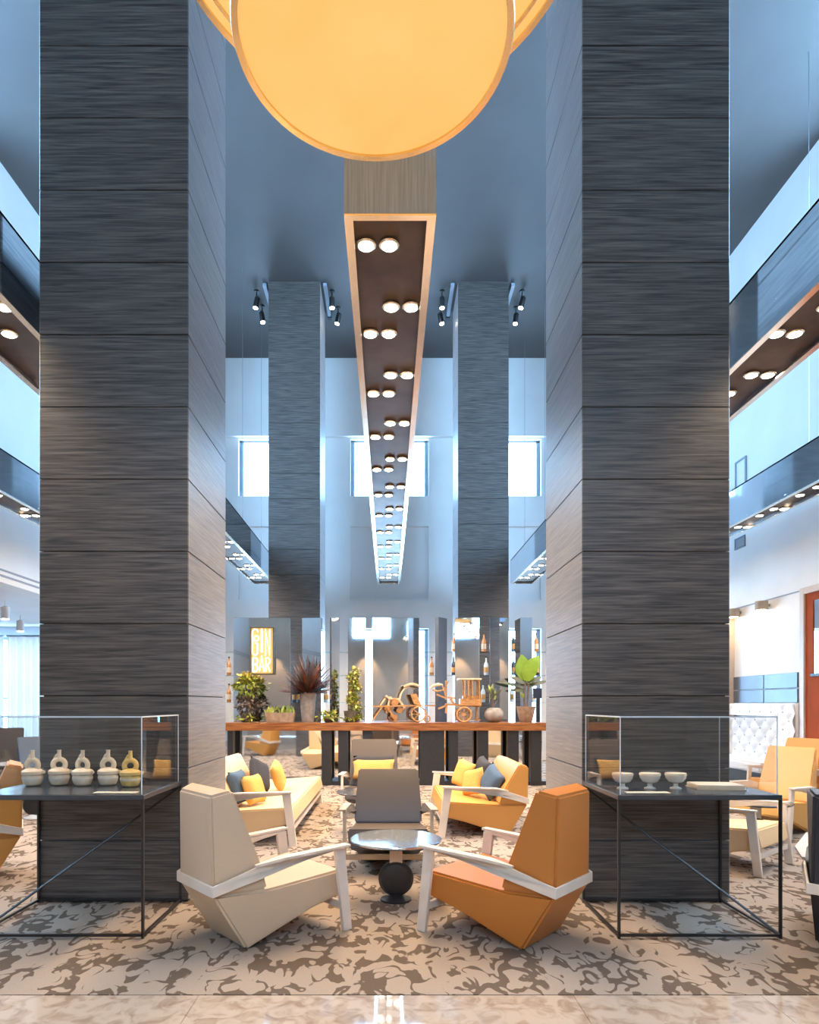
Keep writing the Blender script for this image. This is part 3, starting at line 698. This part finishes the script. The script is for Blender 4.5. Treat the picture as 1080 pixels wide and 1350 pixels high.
for px, s, mm, lb in ((302, 1, 'amber', 'amber bottle on the middle shelf beside the neon sign pillar'), (302, 0, 'amber', 'amber bottle on the lowest shelf beside the neon sign pillar'),
                      (394, 0, 'bottle_dark', 'dark bottle on the lowest shelf beside the tapered pot'), (569, 1, 'amber', 'amber bottle on the middle shelf before the bright window'),
                      (599, 2, 'amber', 'amber bottle on the topmost shelf by the angled fin'), (598, 1, 'bottle_dark', 'dark bottle on the middle shelf by the angled fin'),
                      (638, 2, 'amber', 'amber bottle on the topmost shelf against the grey column'), (641, 1, 'bottle_clear', 'clear bottle on the middle shelf against the grey column'),
                      (637, 0, 'bottle_clear', 'clear bottle on the lowest shelf against the grey column'), (677, 1, 'bottle_dark', 'dark bottle standing in for a reflection, middle shelf behind the tall green plant'),  # both dark bottles behind the tall plant are modelled in place of reflections
                      (677, 2, 'bottle_dark', 'dark bottle standing in for a reflection, topmost shelf behind the tall green plant'), (707, 2, 'amber', 'amber bottle on the topmost shelf next to the big column'),
                      (708, 1, 'bottle_dark', 'dark bottle on the middle shelf next to the big column'), (675, 0, 'bottle_clear', 'clear bottle on the lowest shelf behind the round pot'),
                      (703, 0, 'bottle_clear', 'clear bottle on the lowest shelf next to the big column'), (430, 0, 'bottle_clear', 'clear bottle on the lowest shelf behind the small leafy plants')):
    bottle(px, sh[s][0], mm, lb)
t = thing('till_screen', 'small dark till screen behind the tall green plant', 'screen', (bx(709, 11.7), 11.7, .003))
part('stand', MB().box(-.03, .03, -.03, .03, 0, 1.5), 'black_metal', t); part('display', MB().box(-.09, .07, -.03, -.01, 1.50, 1.68), 'screen', t, .004); part('foot', MB().box(-.12, .12, -.1, .1, 0, .02), 'black_metal', t)

# neon sign
t = thing('neon_sign', 'glowing yellow neon box sign reading GIN BAR', 'sign', (bx(345.5, 11.5), 11.53, 1.93))
HW, HH = .21, .84
part('sign_box', MB().box(-HW, HW, 0, .075, 0, HH), 'sign_frame', t, .003, seg=1)
part('glow_panel', MB().box(-HW + .015, HW - .02, -.004, 0, .015, HH - .015), 'neon_yellow', t)
part('sign_frame', MB().box(-HW, -HW + .014, -.04, 0, 0, HH).box(HW - .018, HW, -.04, 0, 0, HH).box(-HW, HW, -.04, 0, 0, .014).box(-HW, HW, -.04, 0, HH - .014, HH), 'sign_frame', t, smooth=False)
def L(cx, cy): return ((cx - 383) / 263 * .42, -.018, (742 - cy) / 510 * .84)
def stroke(name, polys, r=.0095):
    mb = MB()
    for p in polys: mb.tube([L(*q) for q in p], r, 8)
    part(name, mb, 'neon_white', t)
def arc(cx, cy, rx, ry, a0, a1, n=10): return [(cx + rx * math.cos(R(a0 + (a1 - a0) * i / n)), cy + ry * math.sin(R(a0 + (a1 - a0) * i / n))) for i in range(n + 1)]
stroke('letter_g', [arc(305, 285, 30, 30, 0, -180) + [(275, 500)] + arc(303, 505, 28, 30, 180, 0) + [(331, 405), (305, 405)], arc(318, 355, 27, 27, 0, 360, 16)])
stroke('letter_i', [[(378, 252), (378, 505)]], .014)
stroke('letter_n', [[(420, 540), (420, 255), (468, 540), (468, 255)]])
stroke('letter_b', [[(280, 565), (280, 715)], [(280, 565)] + arc(305, 600, 27, 34, -90, 90) + [(280, 636)], [(280, 636)] + arc(305, 676, 27, 38, -90, 90) + [(280, 715)]])
stroke('letter_a', [[(352, 712), (378, 540), (404, 712)], [(360, 660), (396, 660)]])
stroke('letter_r', [[(424, 715), (424, 565)] + arc(446, 600, 25, 34, -90, 90) + [(424, 636)], [(440, 636), (470, 715)]])

# ------------------------------------------------------------------ plants and models on the bar
ZC = 1.0785; CY = BY + .22
def px2(x): return bx(x, CY)
def blob_leaves(mb, c, rad, n, L, w, seed, up=.3):
    rng = random.Random(seed)
    for _ in range(n):
        d = Vector((rng.gauss(0, 1), rng.gauss(0, 1), rng.gauss(0, 1) + up)).normalized()
        p = Vector(c) + Vector((d.x * rad[0], d.y * rad[1], d.z * rad[2])) * rng.uniform(.45, 1)
        if p.z < L: p.z = L
        mb.leaf(p, (d + Vector((rng.gauss(0, .5), rng.gauss(0, .5), rng.gauss(0, .5)))), Vector((rng.gauss(0, .4), rng.gauss(0, .4), 1)), L * rng.uniform(.7, 1.2), w, .3, 2)
# bushy plant
t = thing('potted_bush', 'bushy green plant with dry brown lower leaves under the neon sign', 'plant', (px2(325), CY, ZC))
part('pot', MB().lathe([(.07, 0), (.09, .02), (.10, .12), (.085, .12), (.08, .1)], 24), 'pot_dark', t)
part('stem', MB().tube([(0, 0, .08), (.01, .0, .4), (-.01, 0, .7)], .015, 8), 'leaf_brown', t)
mb = MB(); blob_leaves(mb, (.0, 0, .62), (.22, .14, .17), 260, .085, .055, 1); part('green_foliage', mb, 'leaf_green', t, kind='stuff', fix=False)
mb = MB(); blob_leaves(mb, (-.02, 0, .78), (.13, .1, .08), 60, .075, .05, 2); part('yellow_foliage', mb, 'leaf_yellow', t, kind='stuff', fix=False)
mb = MB(); blob_leaves(mb, (.03, 0, .32), (.21, .15, .2), 260, .08, .05, 3); part('dry_foliage', mb, 'leaf_brown', t, kind='stuff', fix=False)
mb = MB(); blob_leaves(mb, (-.02, -.05, .07), (.24, .12, .05), 70, .07, .045, 4); part('trailing_foliage', mb, 'leaf_green', t, kind='stuff', fix=False)
# trough planter
t = thing('trough_planter', 'brown rectangular trough planter with short succulents', 'plant', (px2(370), CY, ZC))
part('trough', MB().wprism([(-.26, .17, .11), (-.23, 0, .09), (.23, 0, .09), (.26, .17, .11)]), 'pot_brown', t, .006)
mb = MB(); rng = random.Random(5)
for i in range(60):
    x = rng.uniform(-.24, .24); mb.leaf((x, rng.uniform(-.07, .07), .16), (rng.gauss(0, .4), rng.gauss(0, .3), 1), (0, -1, .2), rng.uniform(.07, .15), .035, .2, 2)
part('foliage', mb, 'leaf_green', t, kind='stuff', fix=False)
mb = MB(); blob_leaves(mb, (0, 0, .19), (.2, .07, .04), 50, .06, .03, 6); part('dark_foliage', mb, 'leaf_dark', t, kind='stuff', fix=False)
# spiky plant in a tapered pot
t = thing('spiky_plant', 'dark red spiky-leaved plant in a tall tapered grey pot', 'plant', (px2(406), CY, ZC))
part('pot', MB().lathe([(.10, 0), (.105, .01), (.15, .52), (.135, .52), (.12, .48)], 28), 'pot_grey', t)
rng = random.Random(9)
mb, mb2 = MB(), MB()
for i in range(190):
    a = rng.uniform(0, 2 * PI); el = rng.uniform(.15, 1.45)
    d = (math.cos(a) * math.cos(el), math.sin(a) * math.cos(el) * (.25 if math.sin(a) > 0 else 1), math.sin(el))
    (mb if i % 4 else mb2).leaf((d[0] * .05, d[1] * .05, .48), d, (d[1] * .1, -.3, 1), rng.uniform(.35, .72) * (.62 + .38 * math.sin(el)), .05, rng.uniform(0, .25), 4)
part('blades', mb, 'leaf_maroon', t, kind='stuff', fix=False); part('red_blades', mb2, 'leaf_red', t, kind='stuff', fix=False)
# small leafy plant
t = thing('low_plant', 'low spreading yellow-green plant in a dark bowl', 'plant', (px2(434), CY - .06, ZC))
part('bowl', MB().lathe([(.06, 0), (.12, .06), (.11, .07), (.05, .03)], 24), 'pot_dark', t)
mb = MB(); blob_leaves(mb, (0, 0, .1), (.19, .12, .09), 110, .08, .045, 11); part('foliage', mb, 'leaf_green', t, kind='stuff', fix=False)
mb = MB(); blob_leaves(mb, (.03, 0, .13), (.12, .1, .07), 30, .06, .04, 12); part('yellow_foliage', mb, 'leaf_yellow', t, kind='stuff', fix=False)
# trellis climber
t = thing('trellis_plant', 'tall slim green climber on a reddish wooden trellis', 'plant', (px2(463), CY, ZC))
part('pot', MB().lathe([(.10, 0), (.13, .2), (.115, .2), (.1, .15)], 24), 'pot_dark', t)
tr_ = MB()
for x in (-.05, .03): tr_.bar((x, .02, .1), (x * .7, .02, .78), .022)
for i in range(7): tr_.bar((-.06, .02, .22 + i * .08), (.05, .02, .22 + i * .08), .016)
part('trellis', tr_, 'wood', t)
mb = MB(); rng = random.Random(14)
for i in range(11): blob_leaves(mb, (.03 + .035 * math.sin(i * 1.3), 0, .16 + i * .072), (.085 - i * .003, .08, .05), 22, .07, .045, 20 + i)
blob_leaves(mb, (.03, -.05, .05), (.2, .1, .05), 60, .07, .045, 40); part('foliage', mb, 'leaf_green', t, kind='stuff', fix=False)
mb = MB()
for i in range(8): blob_leaves(mb, (.04 + .05 * math.sin(i * 2.1), -.03, .3 + i * .085), (.07, .07, .04), 7, .055, .045, 50 + i)
part('yellow_foliage', mb, 'leaf_yellow', t, kind='stuff', fix=False)
# wooden vehicle models
def wheel(parent, c, r, n=10, tr=.014, ns=8):
    mb = MB(); pts = [(c[0] + r * math.cos(2 * PI * i / 28), c[1], c[2] + r * math.sin(2 * PI * i / 28)) for i in range(28)]
    mb.tube(pts, tr, 8, closed=True)
    w = part('wheel', mb, 'wood_model', parent)
    part('hub', MB().lathe([(r * .2, -.02), (r * .2, .02)], 16, c=c, M=Matrix.Rotation(PI / 2, 4, 'X')), 'wood_model', w)
    for i in range(ns):
        a = 2 * PI * i / ns
        part('spoke', MB().bar(c, (c[0] + r * math.cos(a), c[1], c[2] + r * math.sin(a)), .011), 'wood_model', w)
def stick(mb, a, c, w=.022): mb.bar(a, c, w)
s_ = 1 / 850 * CY     # metres per pixel on the counter
def q(x, y_, dy=0): return ((x - 526) * s_, dy, (952 - y_) * s_)
t = thing('wooden_rickshaw', 'wooden model rickshaw with an arched canopy and puller figure', 'model', (px2(526), CY, ZC))
mb = MB()
for dy in (-.09, .09):
    stick(mb, q(482, 931, dy), q(530, 930, dy)); stick(mb, q(530, 930, dy), q(574, 930, dy))
    stick(mb, q(505, 930, dy), q(490, 951, dy), .026); stick(mb, q(511, 932, dy), q(522, 950, dy), .026)
for x in (484, 500, 520, 545, 570): stick(mb, q(x, 930, -.1), q(x, 930, .1), .02)
part('shafts', mb, 'wood_model', t)
mb = MB()
for x, y_, sx, sz in ((512, 934, .13, .10), (521, 926, .12, .12), (527, 936, .1, .1), (519, 944, .13, .07)):
    mb.rot_box(Matrix.Translation(q(x, y_)) @ Matrix.Rotation(.5, 4, 'Y'), sx, .12, sz)
part('engine_block', mb, 'wood_model', t, .012)
mb = MB()
for i, (x, y_, x2, y2) in enumerate(((509, 917, 521, 926), (512, 920, 528, 922), (508, 920, 500, 932), (525, 920, 533, 932), (515, 918, 510, 940), (528, 940, 536, 930))): stick(mb, q(x, y_, -.05 + .02 * i), q(x2, y2, .04 - .02 * i), .028)
part('handlebars', mb, 'wood_pale', t)
part('seat', MB().add([q(541, 915, -.1), q(549, 914, -.1), q(556, 930, -.1), q(546, 928, -.1), q(541, 915, .1), q(549, 914, .1), q(556, 930, .1), q(546, 928, .1)], [(0, 1, 2, 3), (7, 6, 5, 4), (0, 4, 5, 1), (1, 5, 6, 2), (2, 6, 7, 3), (3, 7, 4, 0)]), 'wood_model', t, .006)
mb = MB()
mb.tube([q(*p, -.09) for p in ((527, 922), (529, 914), (533, 908), (540, 904))], .014, 8); mb.tube([q(*p, .09) for p in ((527, 922), (529, 914), (533, 908), (540, 904))], .014, 8)
part('canopy_arm', mb, 'wood_pale', t)
part('canopy', MB().add([(q(532 + i * 4.4, 905 - 5.0 * math.sin(PI * min(1, (i + .6) / 6.2)) + o)[0], dy, q(0, 905 - 5.0 * math.sin(PI * min(1, (i + .6) / 6.2)) + o)[2]) for o in (0, 3.2) for dy in (-.13, .13) for i in range(6)],
     [(i, i + 1, i + 7, i + 6) for i in range(5)] + [(i + 12, i + 18, i + 19, i + 13) for i in range(5)] + [(i, i + 12, i + 13, i + 1) for i in range(5)] + [(i + 6, i + 7, i + 19, i + 18) for i in range(5)] + [(0, 6, 18, 12), (5, 17, 23, 11)]), 'wood_pale', t, .008)
for dy in (-.11, .11): wheel(t, q(552, 941, dy), 9.5 * s_, tr=.013)
wheel(t, q(563, 947.3), 4.0 * s_, tr=.012, ns=5)
wheel(t, q(519, 946.5), 4.6 * s_, tr=.012, ns=5)
t = thing('wooden_carriage', 'wooden model horse carriage with tall posts and spoked wheels', 'model', (px2(608), CY + .02, ZC))
def q(x, y_, dy=0): return ((x - 608) * s_, dy, (952 - y_) * s_)
mb = MB()
for dy in (-.12, .12):
    for x, y0 in ((612, 896), (617, 896), (622, 896), (631, 895)): stick(mb, q(x, 930, dy), q(x, y0, dy), .018)
for x in (612, 622, 631): stick(mb, q(x, 918, -.12), q(x, 918, .12), .018)
part('posts', mb, 'wood_model', t)
part('roof', MB().box(q(604, 0)[0], q(634, 0)[0], -.14, .14, q(0, 896)[2], q(0, 894)[2]), 'wood_pale', t)
part('body', MB().box(q(606, 0)[0], q(634, 0)[0], -.12, .12, q(0, 930)[2], q(0, 921)[2]).box(q(610, 0)[0], q(630, 0)[0], -.1, .1, q(0, 921)[2], q(0, 917)[2]), 'wood_model', t, .006)
mb = MB(); stick(mb, q(587, 928), q(634, 931), .03); stick(mb, q(578, 934), q(590, 929), .03); stick(mb, q(589, 929), q(588, 940), .03); stick(mb, q(594, 921), q(600, 929), .035); stick(mb, q(590, 919), q(600, 920), .03)
stick(mb, q(588, 897), q(588, 922), .02); stick(mb, q(586, 908), q(592, 897), .02); stick(mb, q(576, 915), q(588, 920), .028); stick(mb, q(629, 931), q(629, 950), .026); stick(mb, q(626, 949), q(634, 949), .026)
part('shafts', mb, 'wood_model', t)
part('horse_head', MB().tube([q(568, 907), q(572, 903.5), q(578, 902), q(584, 902.5)], [.012, .028, .03, .014], 10), 'wood_pale', t)
part('neck', MB().tube([q(570, 909), q(577, 911), q(585, 909)], [.01, .018, .012], 8).tube([q(583, 903), q(586, 910), q(588, 918)], .012, 8), 'wood_model', t)
for dy in (-.14, .14): wheel(t, q(611, 941.6, dy), 9.3 * s_, tr=.016)
# round pot
t = thing('round_pot_plant', 'small sparse plant in a round grey stone pot', 'plant', (px2(651.5), CY, ZC))
part('pot', MB().lathe([(.07, 0), (.13, .04), (.172, .12), (.165, .18), (.11, .245), (.07, .255), (.06, .24)], 32), 'pot_grey', t)
part('stem', MB().tube([(-.02, 0, .24), (-.03, 0, .36), (.0, 0, .5)], .018, 8).tube([(-.02, 0, .27), (.06, 0, .38)], .01, 6).tube([(-.03, 0, .4), (-.06, 0, .52)], .012, 6), 'leaf_brown', t)
rng = random.Random(31)
for i in range(16):
    d = (rng.gauss(0, .5), rng.gauss(0, .4), 1); mb = MB().leaf((-.02 + rng.uniform(-.04, .03), 0, rng.uniform(.38, .5)), d, (.2, -1, .1), rng.uniform(.12, .26), .05, .15, 3)
    part('leaf', mb, 'leaf_dark' if i % 3 else 'leaf_green', t, fix=False)
# tall green plant
t = thing('tall_leafy_plant', 'tall plant with big bright green leaves in a conical brown pot', 'plant', (px2(693.5), CY, ZC))
part('pot', MB().lathe([(.10, 0), (.11, .01), (.17, .28), (.155, .28), (.14, .24)], 32), 'pot_brown', t)
part('stem', MB().tube([(-.02, 0, .22), (-.03, 0, .5), (-.01, 0, .75)], .02, 8).tube([(.02, 0, .22), (.04, 0, .55), (.05, 0, .8)], .016, 8), 'leaf_brown', t)
for (b_, d, L_, w_, bend, mm) in (((-.02, -.02, .74), (-.15, -.2, 1), .44, .30, .1, 'leaf_bright'), ((.0, -.04, .72), (.25, -.3, 1), .40, .26, .15, 'leaf_bright'), ((.04, 0, .86), (.45, -.2, .8), .34, .24, .2, 'leaf_bright'), ((.06, .02, .80), (.35, .1, 1), .36, .22, .2, 'leaf_bright'),
                            ((-.02, -.02, .68), (-.6, -.2, .35), .26, .10, .4, 'leaf_dark'), ((.02, -.02, .68), (.6, -.2, .35), .26, .10, .4, 'leaf_dark'), ((-.02, 0, .56), (-1, -.1, .1), .24, .08, .3, 'leaf_dark'), ((0, 0, .6), (-1, -.2, .3), .5, .06, .25, 'leaf_dark'),
                            ((.03, 0, .62), (.9, -.2, .35), .38, .07, .3, 'leaf_dark'), ((-.02, 0, .42), (-.5, -.4, .6), .14, .07, .2, 'leaf_green')):
    part('leaf', MB().leaf(b_, d, (0, -1, .35), L_, w_, bend, 6), mm, t, fix=False)

# ------------------------------------------------------------------ right wall: banquette, lights, door, vent
t = thing('tufted_banquette', 'white button-tufted banquette along the wall beneath the grey panels', 'banquette', (XR - .03, 10.15, .003))
nY, nZ = 58, 34; Lb = 1.95; z0, z1 = .42, 1.40; vs, fs = [], []
def tuft(u, w):
    a, c = u / .16, w / .14
    v = abs(math.sin(PI * (a + c) / 2)) * abs(math.sin(PI * (a - c) / 2))
    return .055 + .05 * v ** .5
for i in range(nY + 1):
    for j in range(nZ + 1):
        yy, zz = Lb * i / nY, z0 + (z1 - z0) * j / nZ; vs.append((-tuft(yy, zz - z0), yy, zz))
for i in range(nY):
    for j in range(nZ):
        a = i * (nZ + 1) + j; fs.append((a, a + 1, a + nZ + 2, a + nZ + 1))
part('tufted_back', MB().add(vs, fs), 'leather_white', t, ang=180)
part('back_board', MB().box(-.05, 0, 0, Lb, 0, z1 + .01), 'leather_white', t, .004)
part('seat', MB().box(-.62, -.06, 0, Lb, .30, .46), 'leather_white', t, .03)
part('plinth', MB().box(-.56, -.05, .02, Lb - .02, 0, .30), 'black_metal', t)
mb = MB()
for i in range(1, 12):
    for j in range(0, 7):
        if (i + j) % 2 == 0: mb.lathe([(.012, -.006), (.012, .006)], 10, c=(-.06, .16 * i, z0 + .14 * j), M=Matrix.Rotation(PI / 2, 4, 'Y'))
part('buttons', mb, 'leather_taupe', t, kind='stuff')
for y_, who in ((11.0, 'next to the rust door'), (11.9, 'next to the beige pilaster')):
    t = thing('wall_light', 'small metal cylinder wall light %s' % who, 'wall light', (XR - .13, y_, 3.0), 0, 'wall lights above the banquette')
    part('cylinder', MB().lathe([(.09, 0), (.1, .01), (.1, .15), (.085, .15)], 24), 'frame_taupe', t)
    part('bracket', MB().box(0, .13, -.03, .03, .06, .1), 'frame_taupe', t); part('lens', MB().lathe([(.075, -.004), (.075, .0)], 24), 'lamp_glow', t)
    spot('wall_light_beam', (XR - .13, y_, 2.98), (.22, 0, -1), 5, 75, .5, color=(1, .9, .78))
d = tag(link('door_1', None, None, (XR, 9.1, 0)), kind='structure')
part('leaf', MB().box(-.04, 0, -.9, .88, .01, 1.86).box(-.04, 0, -.9, -.78, 1.86, 3.1).box(-.04, 0, .70, .88, 1.86, 3.1).box(-.04, 0, -.78, .70, 2.98, 3.1), 'rust', d, smooth=False)
part('casing', MB().box(-.07, 0, .88, .98, 0, 3.2).box(-.07, 0, -1.0, -.9, 0, 3.2).box(-.07, 0, -.9, .88, 3.1, 3.2), 'casing', d, .004)
part('pane', MB().box(-.03, -.01, -.78, .70, 1.86, 2.98), 'mirror', d); part('pane_bead', MB().box(-.06, -.04, -.8, .74, 1.82, 1.86), 'black_metal', d)
part('handle', MB().tube([(-.04, -.7, 1.0), (-.09, -.7, 1.0), (-.09, -.55, 1.0)], .012, 8), 'brass', d)
t = thing('air_vent', 'small grey square vent high on the wall above the wall lights', 'vent', (XR, 11.9, 4.27))
part('vent_frame', MB().box(-.02, 0, -.17, .17, 0, .02).box(-.02, 0, -.17, .17, .19, .21).box(-.02, 0, -.17, -.15, 0, .21).box(-.02, 0, .15, .17, 0, .21), 'vent_grey', t)
for i in range(6): part('louvre', MB().box(-.016, 0, -.15, .15, .028 + i * .028, .042 + i * .028), 'vent_grey', t)
t = thing('wall_hatch', 'pale framed hatch high on the wall between two ceiling lights', 'hatch', (XR, 11.86, 5.4))
part('hatch_frame', MB().box(-.03, 0, -.18, -.15, 0, .5).box(-.03, 0, .15, .18, 0, .5).box(-.03, 0, -.15, .15, .47, .5).box(-.03, 0, -.15, .15, 0, .03), 'vent_grey', t)
part('hatch_door', MB().box(-.012, 0, -.15, .15, .03, .47), 'white_gloss', t)
# annex ceiling spots
for x, y_, who in ((-7.13, 12.0, 'nearer the bulkhead'), (-7.99, 14.0, 'nearer the sheer curtains')):
    t = thing('annex_spotlight', 'white cylinder spotlight under the low annex ceiling, %s' % who, 'spotlight', (x, y_, 2.98), 0, 'annex spotlights')
    part('can', MB().lathe([(.07, 0), (.075, .02), (.075, .22), (.02, .24)], 20), 'white_gloss', t); part('rod', MB().tube([(0, 0, .23), (0, 0, ZA - 2.98)], .012, 8), 'white_gloss', t)
    part('lens', MB().lathe([(.06, -.006), (.06, 0)], 20), 'lamp_glow', t)
    spot('annex_beam', (x, y_, 2.95), (0, 0, -1), 60, 110, .6)
